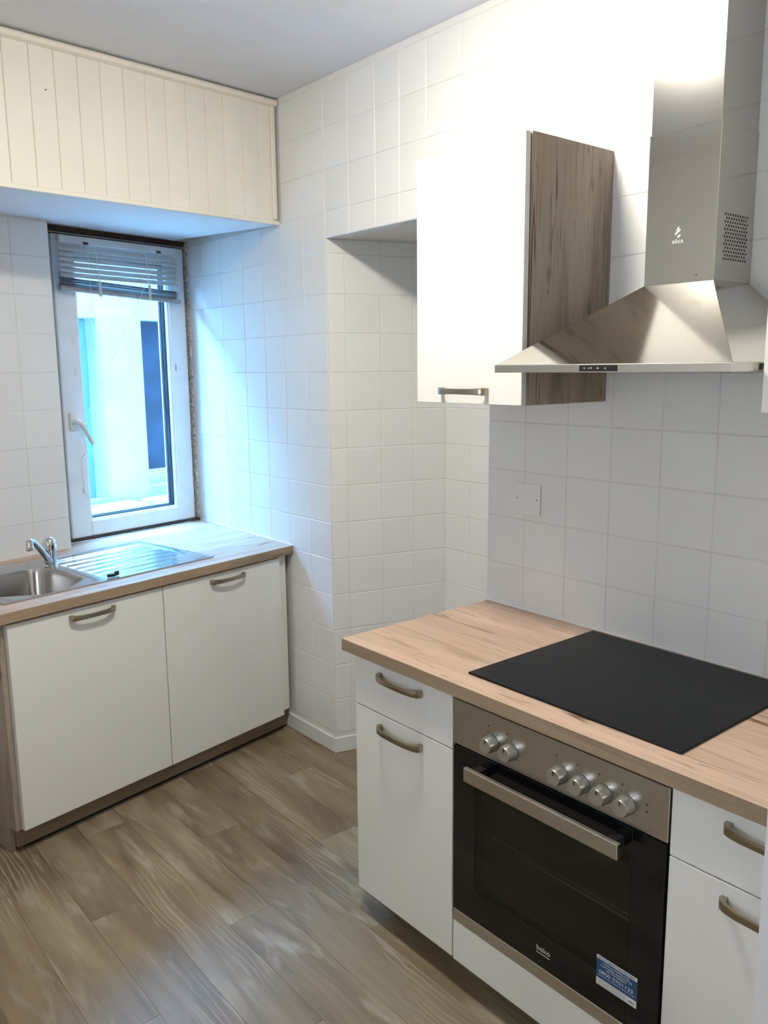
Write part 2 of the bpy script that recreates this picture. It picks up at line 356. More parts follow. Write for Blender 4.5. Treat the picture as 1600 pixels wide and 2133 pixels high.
NY0, NY1, ND, NZ = 1.1669, 2.0302, 0.4967, 2.0959             # niche
nk = NY0-ND*math.tan(AN)
wr = MB().prism([(-0.35, 0), (NY0, 0), (nk, ND), (-0.35, ND)], 0, ZC)
wr.box(NY0, NY1, 0, ND, NZ, ZC); wr.box(NY1, 5.1, 0, ND, 0, ZC); wr.box(-0.35, 5.1, ND+.002, ND+.1, 0, ZC)
WR = struct('wall_right', wr, M_GROUT, rz=RZ, label='right wall of white painted square tiles', cat='wall')
colsL = [0.045, 0.16, 0.346, 0.54, 0.708, 0.862, 1.0165, NY0]
colsN = [NY0, 1.3166, 1.4735, 1.604, 1.738, 1.895, NY1]
colsR = [NY1, 2.183, 2.342, 2.4915, 2.647, 2.802, 2.957, 3.11, 3.263, 3.416, 3.52]
rowsW = rows_between(0.085, ZC)
tiles(WR, colsL, rowsW, skip=lambda a, z: (a < 0.86 and z < 0.78) or (a < 0.80 and z > 2.25))
tiles(WR, colsN, rows_between(NZ, ZC))
tiles(WR, colsR, rows_between(0.78, ZC))
nl = MB().prism([(0, 0), (ND/math.cos(AN), 0), (ND/math.cos(AN), -.001), (0, -.001)], 0, NZ)
ra = math.atan2(ND, nk-NY0)
WN = struct('wall_niche_side', nl, M_GROUT, (0, -NY0, 0), RZ+ra, label='slanting tiled side of the niche', cat='wall')
L = ND/math.cos(AN)
colsS = [0.004, 0.0712/math.cos(AN), 0.2157/math.cos(AN), 0.3546/math.cos(AN), L]
def rowsN(): return rows_between(0.085, NZ-0.002)
tiles(WN, colsS, rowsN(), y=-.001)
WB = struct('wall_niche_back', B(nk, NY1, ND-.001, ND+.002, 0, NZ), M_GROUT, rz=RZ, label='tiled back of the niche', cat='wall')
tiles(WB, [nk, 1.457, 1.609, 1.761, 1.913, NY1], rowsN(), y=ND-.001)

SE = -0.787                                                  # left edge of the window recess
wb = MB(); wb.box(-2.6, SE, -0.1275, 0.15, 0, ZC); wb.box(SE, 0.7, 0.012, 0.15, 0, 0.83); wb.box(SE, 0.7, -0.03, 0.15, 2.214, ZC); wb.box(-0.004, 0.7, 0.03, 0.15, 0.83, 2.214)
WK = struct('wall_back', wb, M_GROUT, rz=AW, label='window wall of white painted square tiles', cat='wall')
tiles(WK, [SE-.152*8, SE-.152*7, SE-.165-.152*5, SE-.165-.152*4, SE-.165-.152*3, SE-.165-.152*2, SE-.165-.152, SE-.165, SE-.002],
      rows_between(0.83, 2.2, 0.986, 0.1535), y=-0.1275)
WL0, WL1, WLZ0, WLZ1 = -3.25, -2.70, 1.15, 1.80               # second window, unseen, inferred from cool light; sized and tinted for fill
wlm = MB().box(XL-.1, XL, -5.1, WL0, 0, ZC).box(XL-.1, XL, WL1, 0.0, 0, ZC).box(XL-.1, XL, WL0, WL1, 0, WLZ0).box(XL-.1, XL, WL0, WL1, WLZ1, ZC)
struct('wall_shade_outer', MB().box(-5, 5, 0.155, 0.18, ZC, 7.5).box(0.0, 5, 0.155, 0.18, 0, ZC).box(-5, SE-.02, 0.155, .18, 0, ZC).box(SE-.02, 0, .155, .18, 2.22, ZC), M_BLOCKER, rz=AW, label='dark outside wall added to shade the courtyard facade', cat='wall')  # unseen wall, raised and darkened to keep sky light off the facade
struct('wall_left', wlm, M_WALL, label='plain left wall', cat='wall')
W2 = link('window_2', None, None, (XL-.06, (WL0+WL1)/2, WLZ0), 0); W2['kind'] = 'structure'; W2['label'] = 'small window in the left wall outside the view'; W2['category'] = 'window'
hw, hh2 = (WL1-WL0)/2, WLZ1-WLZ0
part('frame', MB().box(-.03, .03, -hw, -hw+.03, 0, hh2).box(-.03, .03, hw-.03, hw, 0, hh2).box(-.03, .03, -hw+.03, hw-.03, 0, .03).box(-.03, .03, -hw+.03, hw-.03, hh2-.03, hh2), M_PVC, W2, .003)
part('pane', MB().box(-.003, .003, -hw+.028, hw-.028, .028, hh2-.028), M_PANE2, W2)
wf = MB(); wf.box(-1.176, 0, -3.63, -3.52, 0, ZC); wf.box(XL, -2.12, -3.63, -3.52, 0, ZC); wf.box(-2.12, -1.176, -3.63, -3.52, 2.05, ZC)
struct('wall_front', wf, M_WALL, label='white wall end at the doorway', cat='wall')
struct('wall_hall', B(XL, 0.0, -5.1, -5.0, 0, ZC), M_WALL, label='hall wall behind the doorway', cat='wall')

# skirting
sk = MB().prism([(0.80, -.012), (NY0-.003, -.012), (NY0-.003, 0), (0.80, 0)], 0, 0.066)
struct('baseboard_right', sk, M_SKIRT, rz=RZ, bev=0.002, label='short white skirting below the tiled wall', cat='skirting')
struct('baseboard_niche', B(-.010, L, -.012, -.001, 0, 0.066), M_SKIRT, (0, -NY0, 0), RZ+ra, bev=0.002, label='white skirting in the niche', cat='skirting')

# ------------------------------------------------------------------ boarded bulkhead above the window
BK = struct('wall_bulkhead', MB().add([(-2.5, .014, 2.186), (0, .014, 2.186), (0, .014, ZC), (-2.5, .014, ZC), (-2.5, .55, 2.214), (0, .825, 2.214), (0, .825, ZC), (-2.5, .55, ZC)],
            [(0,1,2,3),(4,7,6,5),(0,4,5,1),(3,2,6,7),(0,3,7,4),(1,5,6,2)]), M_CEIL, (0, YB, 0), AB, label='bulkhead boxed in with cream tongue-and-groove boards', cat='bulkhead')
joints = [-1.076, -.992, -.910, -.830, -.75, -.665, -.581, -.503, -.418, -.3356, -.2548, -.169, -.0916, -.014]
joints = [-1.076-.082*k for k in range(15, 0, -1)]+joints
for a, b_ in zip(joints, joints[1:]):
    part('board', B(a+.0003, b_-.0003, 0, .0135, 2.199, 2.64), M_BOARD, BK, 0.0022)
part('batten', B(-2.5, 0, -.003, .0138, 2.184, 2.2005), M_BOARD, BK, 0.002)
part('edge_strip', B(-.033, -.012, -.008, .0, 2.203, 2.636), M_BOARD, BK, 0.003)
part('crown_moulding', MB().prism([(.013, 2.634), (-.004, 2.634), (-.016, 2.640), (-.020, 2.650), (-.014, 2.660), (.013, 2.664)], -2.5, -.006, 'x'), M_BOARD, BK, 0.002)
part('nail_hole', MB().lathe([(.0025, 0), (.0025, -.0012)], 10, 'y', (-0.943, .0, 2.506)), M_DKBROWN, BK)

# ------------------------------------------------------------------ window with its frame, sash, pane and handle
WN1 = link('window_1', None, None, (0, 0, 0), AW); WN1['kind'] = 'structure'; WN1['label'] = 'tall white plastic window with one sash, worn around its edges'; WN1['category'] = 'window'
def ring(x0, x1, z0, z1, t, y0, y1, tb=None, tt=None):
    m = MB(); tb = tb or t; tt = tt or t
    m.box(x0, x0+t, y0, y1, z0, z1); m.box(x1-t, x1, y0, y1, z0, z1); m.box(x0+t, x1-t, y0, y1, z0, z0+tb); m.box(x0+t, x1-t, y0, y1, z1-tt, z1); return m
part('frame', ring(-.775, -.012, .845, 2.192, .056, .005, .07), M_PVC, WN1, 0.003)
part('sash', ring(-.712, -.030, .862, 2.178, .098, -.018, .055, .072, .07), M_PVC, WN1, 0.004)
part('glazing_bead', ring(-.618, -.122, .930, 2.112, .012, -.012, .02, .010, .010), M_PVC, WN1, 0.003)
part('gasket', ring(-.607, -.133, .939, 2.103, .006, .012, .030), M_GASKET, WN1)
part('pane', B(-.606, -.134, .020, .026, .941, 2.101), M_PANE, WN1)
part('outer_gasket', ring(-.607, -.128, .935, 2.106, .012, .036, .050), M_GASKET, WN1)
part('gap_shade', B(-.786, -.008, -.010, .03, 2.193, 2.2135), M_DKBROWN, WN1, label='dark strip standing for the shaded gap above the frame')  # solid strip with the shade of the recess as its colour
part('edge_gap_shade', B(-.7865, -.776, -.004, .03, .845, 2.195), M_DKBROWN, WN1)  # dark strip in place of the gap's shadow line
part('sash_gap_shade', ring(-.7185, -.024, .854, 2.185, .005, -.001, .006), M_DKBROWN, WN1)  # shadow line around the sash, drawn as a dark ring
part('sill_joint', B(-.785, -.012, -.034, .006, .851, .862), M_DKBROWN, WN1, 0.002)
jag = MB(); zs = [0.852+i*1.355/46 for i in range(47)]; pv = []
for i, z in enumerate(zs):
    pv.append((-.0125+random.uniform(-.004, .002), random.uniform(.004, .014), z))
for i in range(46):
    a, b_ = pv[i], pv[i+1]; jag.add([(a[0], -.020, a[2]), (a[1], -.020-random.uniform(0, .003), a[2]), (b_[1], -.020, b_[2]), (b_[0], -.020, b_[2]),
                                     (a[0], .03, a[2]), (a[1], .03, a[2]), (b_[1], .03, b_[2]), (b_[0], .03, b_[2])], [(0,1,2,3),(4,7,6,5),(0,4,5,1),(3,2,6,7),(0,3,7,4),(1,5,6,2)])
part('crumbling_joint', jag, M_PLASTER, WN1, label='crumbling brown plaster joint')
for z, w_ in ((1.735, .012), (1.60, .006)):
    part('keeper', B(-.642-w_/2, -.642+w_/2, -.0215, -.017, z-.016, z+.016), M_HANDW, WN1, 0.001)
part('keeper', B(-.108, -.102, -.0215, -.017, 1.60, 1.63), M_GPRINT, WN1, 0.001)
hb = part('handle_rose', B(-.690, -.664, -.030, -.017, 1.348, 1.424), M_HANDW, WN1, 0.003, label='cream window handle')
part('handle_neck', MB().lathe([(.011, -.028), (.010, -.055), (.009, -.062)], 14, 'y', (-.677, 0, 1.385)), M_HANDW, hb, 0, True)
lv = MB().tube([(-.678, -.058, 1.388), (-.660, -.066, 1.376), (-.645, -.068, 1.350), (-.612, -.070, 1.284)], [.010, .012, .0095, .0085], 10)
part('lever', lv, M_HANDW, hb, 0, True)

# venetian blind, pulled up
VB = thing('venetian_blind', 'pulled-up grey venetian blind with a sagging bottom bundle across the window top', 'blind', wl(0, 0, 0), AW)
YD = -.052
part('head_rail', B(-.702, -.098, YD-.012, YD+.014, 2.140, 2.170), M_SLAT, VB, 0.002)
for s_ in (-.58, -.205): part('rail_clip', B(s_-.012, s_+.012, YD-.015, YD-.011, 2.138, 2.149), M_DKBROWN, VB, 0.001)
n_ = 6; prof = [(-.0125+.025*k/n_, .0022*math.sin(math.pi*k/n_)) for k in range(n_+1)]
pts = [(y, z) for y, z in prof]+[(y, z-.0006) for y, z in reversed(prof)]
slat = MB().prism(pts, -.301, .301, 'x').mesh('slat', M_SLAT); slat_backlit = slat.copy(); slat_backlit.materials[0] = M_SLATSHADE  # second copy is the same slat in its backlit shade
for k in range(6):
    o = link('slat', slat, VB, (-.4005, YD, 2.119-.0222*k), 0, (math.radians(56), 0.004*k/6, 0))
for k in range(9):                                             # slats stacked on the bottom rail, backlit shade put into their colour
    o = link('slat', slat_backlit, VB, (-.4005+random.uniform(-.004, .004), YD, 1.9835-.0042*k), 0, (random.uniform(-.1, .1), .044, 0))
part('bottom_rail', MB().prism([(-.013, -.008), (.013, -.008), (.015, .002), (.012, .010), (-.012, .010), (-.015, .002)], -.308, .308, 'x'), M_SLATSHADE, VB, 0.001, loc=(-.4005, YD, 1.9385), rot=(0, .044, 0))
for s_ in (-.525, -.268):
    part('ladder_cord', MB().tube([(s_-.01, YD-.014, 2.139), (s_-.004, YD-.014, 2.06), (s_, YD-.015, 1.985)], .0016, 6), M_CORD, VB)
    part('ladder_tape', B(s_-.008, s_+.008, YD-.019, YD-.016, 1.925, 1.992), M_SLAT, VB, 0.001, rot=None)
part('tilt_cord', MB().tube([(-.575, YD-.016, 2.14), (-.572, YD-.020, 1.9), (-.56, YD-.02, 1.72)], .0009, 5), M_CORD, VB)
part('pull_cord', MB().tube([(-.205, YD-.016, 2.139), (-.30, YD-.026, 1.98), (-.657, -.082, 1.381)], .0011, 6), M_CORD, VB)
lp = []
for k in range(40):
    t = k/39; lp.append((-.655+.016*math.sin(t*9)*(1-t*.3)+.004*math.sin(t*23), -.080+.006*math.cos(t*9), 1.378-.13*t+.012*math.sin(t*14)))
lp += [(-.650, -.03, 1.22), (-.646, -.026, 1.15), (-.644, -.026, 1.085)]
part('cord_loops', MB().tube(lp, .0012, 6), M_CORD, VB)
kn = MB().lathe([(.002, 0), (.007, -.006), (.008, -.016), (.004, -.024)], 10, 'z', (-.644, -.028, 1.09))
part('cord_knob', kn, M_CORD, VB, 0, True)
lp = [(-.644, -.028, 1.07)]+[(-.640+.014*math.sin(t*.55), -.027+.003*math.cos(t), 1.062-.055*t/10) for t in range(11)]
part('cord_tail', MB().tube(lp, .0011, 6), M_CORD, VB)

# ------------------------------------------------------------------ courtyard seen through the window
OF = 1.6
fa = MB(); fa.box(-3.4, -.25, OF, OF+.3, .4, 3.1); fa.box(-.25, 4.0, OF, OF+.3, 1.945, 3.1); fa.box(.50, .81, OF-.05, OF+.3, .4, 1.97); fa.box(1.55, 4.0, OF, OF+.3, .4, 1.945)
fa.box(-.25, .50, OF, OF+.3, .4, .74); fa.box(.81, 1.55, OF, OF+.3, .4, .79)
o = link('courtyard_facade', fa.mesh('courtyard_facade', M_RENDER), None, (0, 0, 0), AW); o['label'] = 'bright rough-rendered facade with a pillar across the courtyard outside the window'; o['category'] = 'facade'
t = thing('courtyard_window', 'dark blue window in the facade outside, right of the pale pillar', 'window', wl(1.18, -(OF+.12), .79), AW)
part('glass', B(-.36, .36, 0, .02, .10, 1.155), M_OUTGLASS, t)
part('lower_frame', B(-.37, .37, -.03, .03, .0, .045), M_RENDER, t, .004); part('middle_frame', B(-.37, .37, -.03, .03, .052, .075), M_RENDER, t, .004); part('upper_frame', B(-.37, .37, -.03, .03, .082, .105), M_RENDER, t, .004)
part('glazing_bar', B(-.37, .37, -.01, .03, .46, .475), M_OUTGLASS, t)
t = thing('courtyard_door', 'pale turquoise door in the facade outside, left of the pillar', 'door', wl(.125, -(OF+.13), .74), AW)
part('leaf', B(-.375, .375, 0, .03, 0, 1.205), M_OUTSOFT, t, .003); part('rail', B(.20, .225, -.02, 0, .45, 1.205), M_OUTSOFT, t, .003)
o = link('courtyard_ground', B(-3.4, 4.0, .185, OF+.3, .30, .62).mesh('courtyard_ground', M_STONE), None, (0, 0, 0), AW); o['label'] = 'pale stone ground of the courtyard outside the window'; o['category'] = 'ground'
for s0, s1, lab in ((-.35, .62, 'pale stone kerb at the foot of the pillar outside'), (.70, 1.7, 'pale stone kerb under the dark window outside')):
    o = link('stone_kerb', MB().box(0, s1-s0, 0, .22, 0, .11).mesh('stone_kerb', M_STONE, .01), None, wl(s0, -(OF-.30), .62), AW); o['label'] = lab; o['category'] = 'kerb'
o = link('courtyard_light_blocker', B(-3.4, -3.2, .185, OF-.06, .4, 4.5).mesh('courtyard_light_blocker', M_BLOCKER), None, (0, 0, 0), AW); o['label'] = 'added dark wall blocking sky light on the left of the courtyard'; o['category'] = 'wall'  # unseen dark walls, added to cut sky light from the sides
o = link('courtyard_light_blocker', B(3.8, 4.0, .185, OF-.06, .4, 4.5).mesh('courtyard_light_blocker', M_BLOCKER), None, (0, 0, 0), AW); o['label'] = 'added dark wall blocking sky light on the right of the courtyard'; o['category'] = 'wall'

# ------------------------------------------------------------------ kitchen pieces
def handle_mesh():
    P = [(-.088, 0), (-.088, -.011), (-.083, -.019), (-.070, -.025), (-.046, -.031), (0, -.033), (.046, -.031), (.070, -.025), (.083, -.019), (.088, -.011), (.088, 0)]
    Q = [(.0755, 0), (.0755, -.009), (.068, -.018), (.044, -.0255), (0, -.0275), (-.044, -.0255), (-.068, -.018), (-.0755, -.009), (-.0755, 0)]
    m = MB(); n = len(P); hh = .0065
    po = P; pi = [(-.0755, 0), (-.0755, -.007), (-.0745, -.012), (-.066, -.019), (-.044, -.0255), (0, -.0275), (.044, -.0255), (.066, -.019), (.0745, -.012), (.0755, -.007), (.0755, 0)]
    hs = [.0095, .0097, .0095, .0088, .0076, .0072, .0076, .0088, .0095, .0097, .0095]
    vs = []
    for (a, b_), (c_, d_), h_ in zip(po, pi, hs): vs += [(a, b_, -h_), (a, b_, h_), (c_, d_, h_), (c_, d_, -h_)]
    fs = []
    for i in range(n-1):
        for k in range(4): fs.append((i*4+k, i*4+(k+1) % 4, (i+1)*4+(k+1) % 4, (i+1)*4+k))
    fs += [(0, 3, 2, 1), ((n-1)*4, (n-1)*4+1, (n-1)*4+2, (n-1)*4+3)]
    return m.add(vs, fs).mesh('handle', M_NICKEL, .0012, True, 2)
HANDLE = handle_mesh()
def handle(parent, x, y, z): return link('handle', HANDLE, parent, (x, y, z))
def carcass(t, w_, d_, z0, z1, mat=M_EDGE, top=True):
    m = MB(); th = .016
    m.box(0, th, -d_, 0, z0, z1); m.box(w_-th, w_, -d_, 0, z0, z1); m.box(th, w_-th, -d_, 0, z0, z0+th); m.box(th, w_-th, -.01, 0, z0+th, z1)
    if top: m.box(th, w_-th, -d_, -.02, z1-th, z1)
    else: m.box(th, w_-th, -d_, -d_+.02, z1-.08, z1)
    return part('body', m, mat, t, 0)
def front(name, t, x0, x1, z0, z1, yf, th=.019):
    return part(name, B(x0+.0015, x1-.0015, yf, yf+th, z0, z1), M_WHITE, t, .0012)

# --- sink run along the window wall (frame: s, -d)
DF = .848                                                     # door faces
def sink_cab(s0, s1, label, hx):
    t = thing('base_cabinet', label, 'cabinet', wl(s0, .13, 0), AW)
    w_ = s1-s0; carcass(t, w_, DF-.021-.13, .092, .814, top=False)
    d = front('door', t, 0, w_, .092, .805, -(DF-.13)); handle(d, hx-s0, -(DF-.13), .777)
    return t
sink_cab(-1.447, -.8465, 'white base cabinet below the sink bowl, left of the pair under the window', -1.144)
sink_cab(-.8455, -.2415, 'white base cabinet below the draining board, next to the tiled corner', -.536)
t = thing('filler_strip', 'narrow white filler strip between the sink cabinets and the tiled wall', 'filler strip', wl(-.2405, .80, .098), AW)
part('strip', B(.002, .048, -.030, -.012, 0.006, .712), M_WHITE, t, .001)
o = link('end_panel', MB().prism([(-.13, 0), (-.778, 0), (-.778, .090), (-.8265, .090), (-.8265, .8155), (-.13, .8155)], -.0085, .0085, 'x').mesh('end_panel', M_OAKV, .0008), None, wl(-1.4565, 0, 0), AW)
o['label'] = 'brown oak end panel at the left side of the sink cabinets'; o['category'] = 'panel'
t = thing('plinth', 'dark oak plinth under the two sink cabinets', 'plinth', wl(-1.447, .79, 0), AW)
part('board', B(0, 1.285, 0, .016, .010, .0905), M_PLINTH, t, .0008); part('gap_strip', B(.03, 1.275, .002, .014, .0, .0095), M_BLACK, t, .001)  # black strip fills the dark gap under the plinth board

# worktop with a cut-out for the bowl
t = thing('worktop', 'oak worktop with inset sink below the window', 'worktop', wl(0, 0, H-.0355), AW)
zt, zb_ = .0355, 0.0; dF, dB = -.8625, -.1275; rs = lambda d: -d*TAW-.001   # right end follows the right wall
m = MB(); hx0, hx1, hy0, hy1 = -1.385, -1.045, -.757, -.350
for poly in ([(-1.482, dF), (hx0, dF), (hx0, dB), (-1.482, dB)], [(hx0, dF), (hx1, dF), (hx1, hy0), (hx0, hy0)], [(hx0, hy1), (hx1, hy1), (hx1, dB), (hx0, dB)],
             [(hx1, dF), (rs(.8625), dF), (rs(.1275), dB), (hx1, dB)], [(SE+.001, dB), (rs(.1275), dB), (rs(.03), -.036), (SE+.001, -.036)]):
    m.prism(poly, zb_, zt)
part('slab', m, M_OAKX, t)
part('front_edge', B(-1.482, rs(.8625), dF-.0012, dF, zb_, zt-.0005), M_OAKE, t, .0005)
part('wall_seal', MB().prism([(rs(.86)-.006, -.86), (rs(.86), -.86), (rs(.04), -.04), (rs(.04)-.006, -.04)], zt, zt+.004), M_WALL, t, .0012)

# sink
def rrect(x0, x1, y0, y1, r, n=6):
    out = []
    for cx, cy, a0 in ((x1-r, y0+r, -90), (x1-r, y1-r, 0), (x0+r, y1-r, 90), (x0+r, y0+r, 180)):
        for k in range(n+1):
            a = math.radians(a0+90*k/n); out.append((cx+r*math.cos(a), cy+r*math.sin(a)))
    return out
t = thing('sink', 'stainless steel sink with one bowl and a ribbed draining board on the right', 'sink', wl(-.9725, .515, H), AW)
ox, oy = .9725, .515
X0, X1, Y0, Y1 = -1.41+ox, -.535+ox, -.768+oy, -.262+oy
bowl = rrect(-1.378+ox, -1.052+ox, -.752+oy, -.356+oy, .062)
xm = -1.03+ox; zr = .0045
m = MB(); N = len(bowl); outer = []
for (x, y) in bowl:                                            # project bowl loop to the deck rectangle
    cx, cy = (X0+xm)/2, (-.752-.356)/2+oy; dx, dy = x-cx, y-cy
    kx = ((xm-cx) if dx > 0 else (cx-X0))/abs(dx) if abs(dx) > 1e-9 else 1e9; ky = ((Y1-cy) if dy > 0 else (cy-Y0))/abs(dy) if abs(dy) > 1e-9 else 1e9
    k = min(kx, ky); outer.append((cx+dx*k, cy+dy*k))
lo1 = [(x*.985+.0, y*.985, -.005) for x, y in bowl]
def loop(scale, z):
    cx, cy = (-1.378-1.052)/2+ox, (-.752-.356)/2+oy
    return [(cx+(x-cx)*scale, cy+(y-cy)*scale, z) for x, y in bowl]
rings = [[(x, y, zr) for x, y in outer], loop(1.03, zr), loop(1.0, .001), loop(.965, -.02), loop(.93, -.125), loop(.87, -.148), loop(.75, -.153), loop(.15, -.158)]
vs = [p for r_ in rings for p in r_]; fs = []
for i in range(len(rings)-1):
    for k in range(N): fs.append((i*N+k, i*N+(k+1) % N, (i+1)*N+(k+1) % N, (i+1)*N+k))
fs.append(tuple((len(rings)-1)*N+k for k in range(N)))
m.add(vs, fs)
for (cx_, cy_) in ((X0, Y0), (X0, Y1), (xm, Y0), (xm, Y1)): pass
# corner fans of the deck rectangle
part('bowl', m, M_SINK, t, 0, True)
deck = MB().prism([(xm-.001, Y0), (xm+.012, Y0), (xm+.012, Y1), (xm-.001, Y1)], .0, zr)
for a, b_ in (((X0, Y0), (1, 1)), ((X0, Y1), (1, -1)), ((xm, Y0), (-1, 1)), ((xm, Y1), (-1, -1))):
    deck.prism([a, (a[0]+b_[0]*.16, a[1]), (a[0], a[1]+b_[1]*.12)], zr-.0012, zr-.0004)
part('deck', deck, M_SINK, t)
dr = MB(); nx, ny = 40, 420; dx0, dx1 = xm+.012, X1
for i in range(nx+1):
    for j in range(ny+1):
        u, v = i/nx, j/ny; x = dx0+(dx1-dx0)*u; y = Y0+(Y1-Y0)*v; dd = (v*(Y1-Y0))
        ex = min(1, min(max(0, x-dx0-.012), max(0, dx1-.026-x))/.012); ey = min(1, min(max(0, dd-.022), max(0, (Y1-Y0)-dd-.05))/.008)
        z = zr-.0030*ex*ey
        ph = (dd-.022)/.062; q = abs((ph % 1)-.5)*2; z += .0026*max(0, 1-(q/.17)**2)*ex*ey
        dr.v.append((x, y, z))
for i in range(nx):
    for j in range(ny): a = i*(ny+1)+j; dr.f.append((a, a+ny+1, a+ny+2, a+1)); dr.mi.append(0)
part('draining_board', dr, M_SINK, t, 0, True)
rim = MB()
for a in ((X0, X1, Y0-.002, Y0+.006), (X0, X1, Y1-.006, Y1+.002), (X0-.002, X0+.006, Y0, Y1), (X1-.006, X1+.002, Y0, Y1)): rim.box(a[0], a[1], a[2], a[3], 0, zr+.0012)
part('rim', rim, M_SINK, t, .0012)
for k in range(4): part('overflow_slot', B(-1.0665+ox, -1.0645+ox, -.665+.009*k+oy, -.661+.009*k+oy, -.052, -.030), M_BLACK, t)
part('drain', MB().lathe([(.045, -.157), (.045, -.153), (.03, -.1525), (.012, -.1545)], 24, 'z', ((-1.215)+ox, -.555+oy, 0)), M_CHROME, t, 0, True)
t = thing('small_black_piece', 'small black flat piece lying at the front edge of the draining board', 'plug', wl(-.985, .735, H+.005), AW)
part('wedge', MB().prism([(-.02, -.004), (.004, -.011), (.022, -.002), (.002, .008), (-.016, .008)], 0, .012), M_BLACK, t, .002); part('tab', B(.012, .03, -.004, .004, .001, .017), M_BLACK, t, .002)  # flat black wedge with a raised tab

t = thing('faucet', 'chrome single-lever mixer tap at the sink', 'faucet', wl(-1.028, .385, H+.0045), AW)
part('body', MB().lathe([(.027, 0), (.027, .004), (.0235, .007), (.0235, .062), (.026, .066)], 28), M_CHROME, t, 0, True)
part('cap', MB().lathe([(.026, .067), (.0265, .085), (.023, .104), (.014, .113), (.003, .116)], 28), M_CHROME, t, 0, True)
sp = part('spout', MB().tube([(-.008, -.012, .022), (-.03, -.03, .043), (-.065, -.055, .082), (-.098, -.076, .117), (-.112, -.086, .128), (-.128, -.096, .131)], [.013, .013, .012, .0115, .011, .0115], 14), M_CHROME, t, 0, True)
part('aerator', MB().lathe([(.0135, -.034), (.0145, -.030), (.0145, -.014), (.0135, -.012), (.0135, .006), (.008, .010)], 20, 'z', (-.130, -.098, .131)), M_CHROME, sp, 0, True)
part('lever_mark', B(-.004, .004, -.0268, -.024, .070, .088), M_BLACK, t, .0012)

# --- cooker run along the right wall (frame: a, b)
FX = -.578
def base_right(a0, a1, label):
    t = thing('base_cabinet', label, 'cabinet', rl(a0, 0), RZ); w_ = a1-a0
    carcass(t, w_, -FX-.021, .085, .813)
    d = front('drawer', t, 0, w_, .6645, .8105, FX); handle(d, w_/2, FX, .776)
    d = front('door', t, 0, w_, .085, .6615, FX); handle(d, w_/2, FX, .6265)
    return t
base_right(2.064, 2.464, 'white base cabinet with drawer and door, left of the oven')
base_right(3.066, 3.466, 'white base cabinet with drawer and door, right of the oven')
t = thing('oven_cabinet', 'white oven housing with a low panel beneath the oven', 'cabinet', rl(2.465, 0), RZ)
m = MB(); m.box(0, .016, -.556, 0, .085, .813); m.box(.584, .600, -.556, 0, .085, .813); m.box(.016, .584, -.556, 0, .085, .101); m.box(.016, .584, -.556, 0, .186, .200)
part('body', m, M_EDGE, t); front('panel', t, 0, .600, .0815, .195, FX)
t = thing('plinth', 'shadowed oak plinth under the oven run', 'plinth', rl(2.075, -.505), RZ)
part('board', B(0, 1.40, 0, .016, 0, .080), M_PLINTH, t, .0008)
t = thing('worktop', 'pale knotty oak worktop around the black hob', 'worktop', rl(2.032, 0, H-.0355), RZ)
part('slab', B(0, 1.482, -.5976, -.001, 0, .0355), M_OAKX, t, .0012); part('front_edge', B(.0, 1.482, -.5990, -.5976, .0003, .0345), M_OAKE, t, .0004)
part('side_edge', B(-.0012, 0, -.5976, -.001, .0003, .0345), M_OAKE, t, .0004)
part('wall_seal', B(0, 1.482, -.006, -.001, .0355, .0395), M_WALL, t, .0012)
t = thing('hob', 'flat black glass-ceramic hob set into the worktop', 'hob', rl(2.760, -.2758, H), RZ)
part('glass', B(-.2935, .2935, -.254, .254, .0005, .0055), M_HOB, t, .0015)
part('seal', B(-.291, .291, -.2515, .2515, 0, .0008), M_BLACK, t)

# oven
t = thing('oven', 'built-in electric oven with steel control panel and black glass door', 'oven', rl(2.4675, 0), RZ)
OW = .596
part('control_panel', B(0, OW, FX-.002, FX+.03, .6855, .8025), M_STEELX, t, .0012)
part('housing', B(.022, OW-.022, -.545, -.02, .205, .80), M_CAV, t)
m = ring(.002, OW-.002, .2325, .6825, .075, FX-.003, FX+.022, .085, .080)
DR = part('door', m, M_BLACKG, t, .001)
part('window_pane', B(.077, OW-.077, FX-.0025, FX+.001, .3175, .6025), M_OVPANE, DR)
cv = MB(); cv.box(.060, OW-.060, FX+.012, FX+.034, .30, .312); cv.box(.060, OW-.060, FX+.012, FX+.034, .610, .62); cv.box(.07, OW-.07, FX+.0300, FX+.0325, .31, .61)
part('inner_frame', cv, M_CAV, DR)
part('rack', MB().tube([(.20, FX+.006, .4715), (OW-.075, FX+.006, .4705)], .0016, 6), M_KNOB, DR)
part('rack', MB().tube([(.12, FX+.016, .475), (OW-.075, FX+.016, .475)], .0009, 6), M_GPRINT, DR)
part('bottom_trim', B(0, OW, FX-.001, FX+.02, .1985, .2305), M_STEELX, t, .0012)
part('trim_shadow_gap', B(.002, OW-.002, FX+.004, FX+.02, .6822, .6858), M_BLACK, t)
hd = part('door_handle', B(.0855, .5175, FX-.054, FX-.042, .632, .667), M_STEELX, DR, .0015)
for x_ in (.105, .49): part('handle_mount', B(x_-.012, x_+.012, FX-.042, FX-.003, .636, .660), M_BLACK, hd, .002)
for i, x_ in enumerate((2.598, 2.657, 2.800, 2.8565, 2.9125, 2.9690)):
    kx = x_-2.4675; k = part('knob', MB().lathe([(.0215, FX-.003), (.0205, FX-.007), (.0185, FX-.026), (.0172, FX-.0285), (.004, FX-.0275)], 28, 'y', (0, 0, 0)), M_KNOB, t, 0, True, (kx, 0, .729))
    part('pointer', B(-.0012, .0012, FX-.0292, FX-.0275, .006, .0145), M_INK, k)
mk = MB()
def tick(x, z, w_=.0012, h_=.0012): mk.box(x-w_, x+w_, FX-.0024, FX-.0019, z-h_, z+h_)
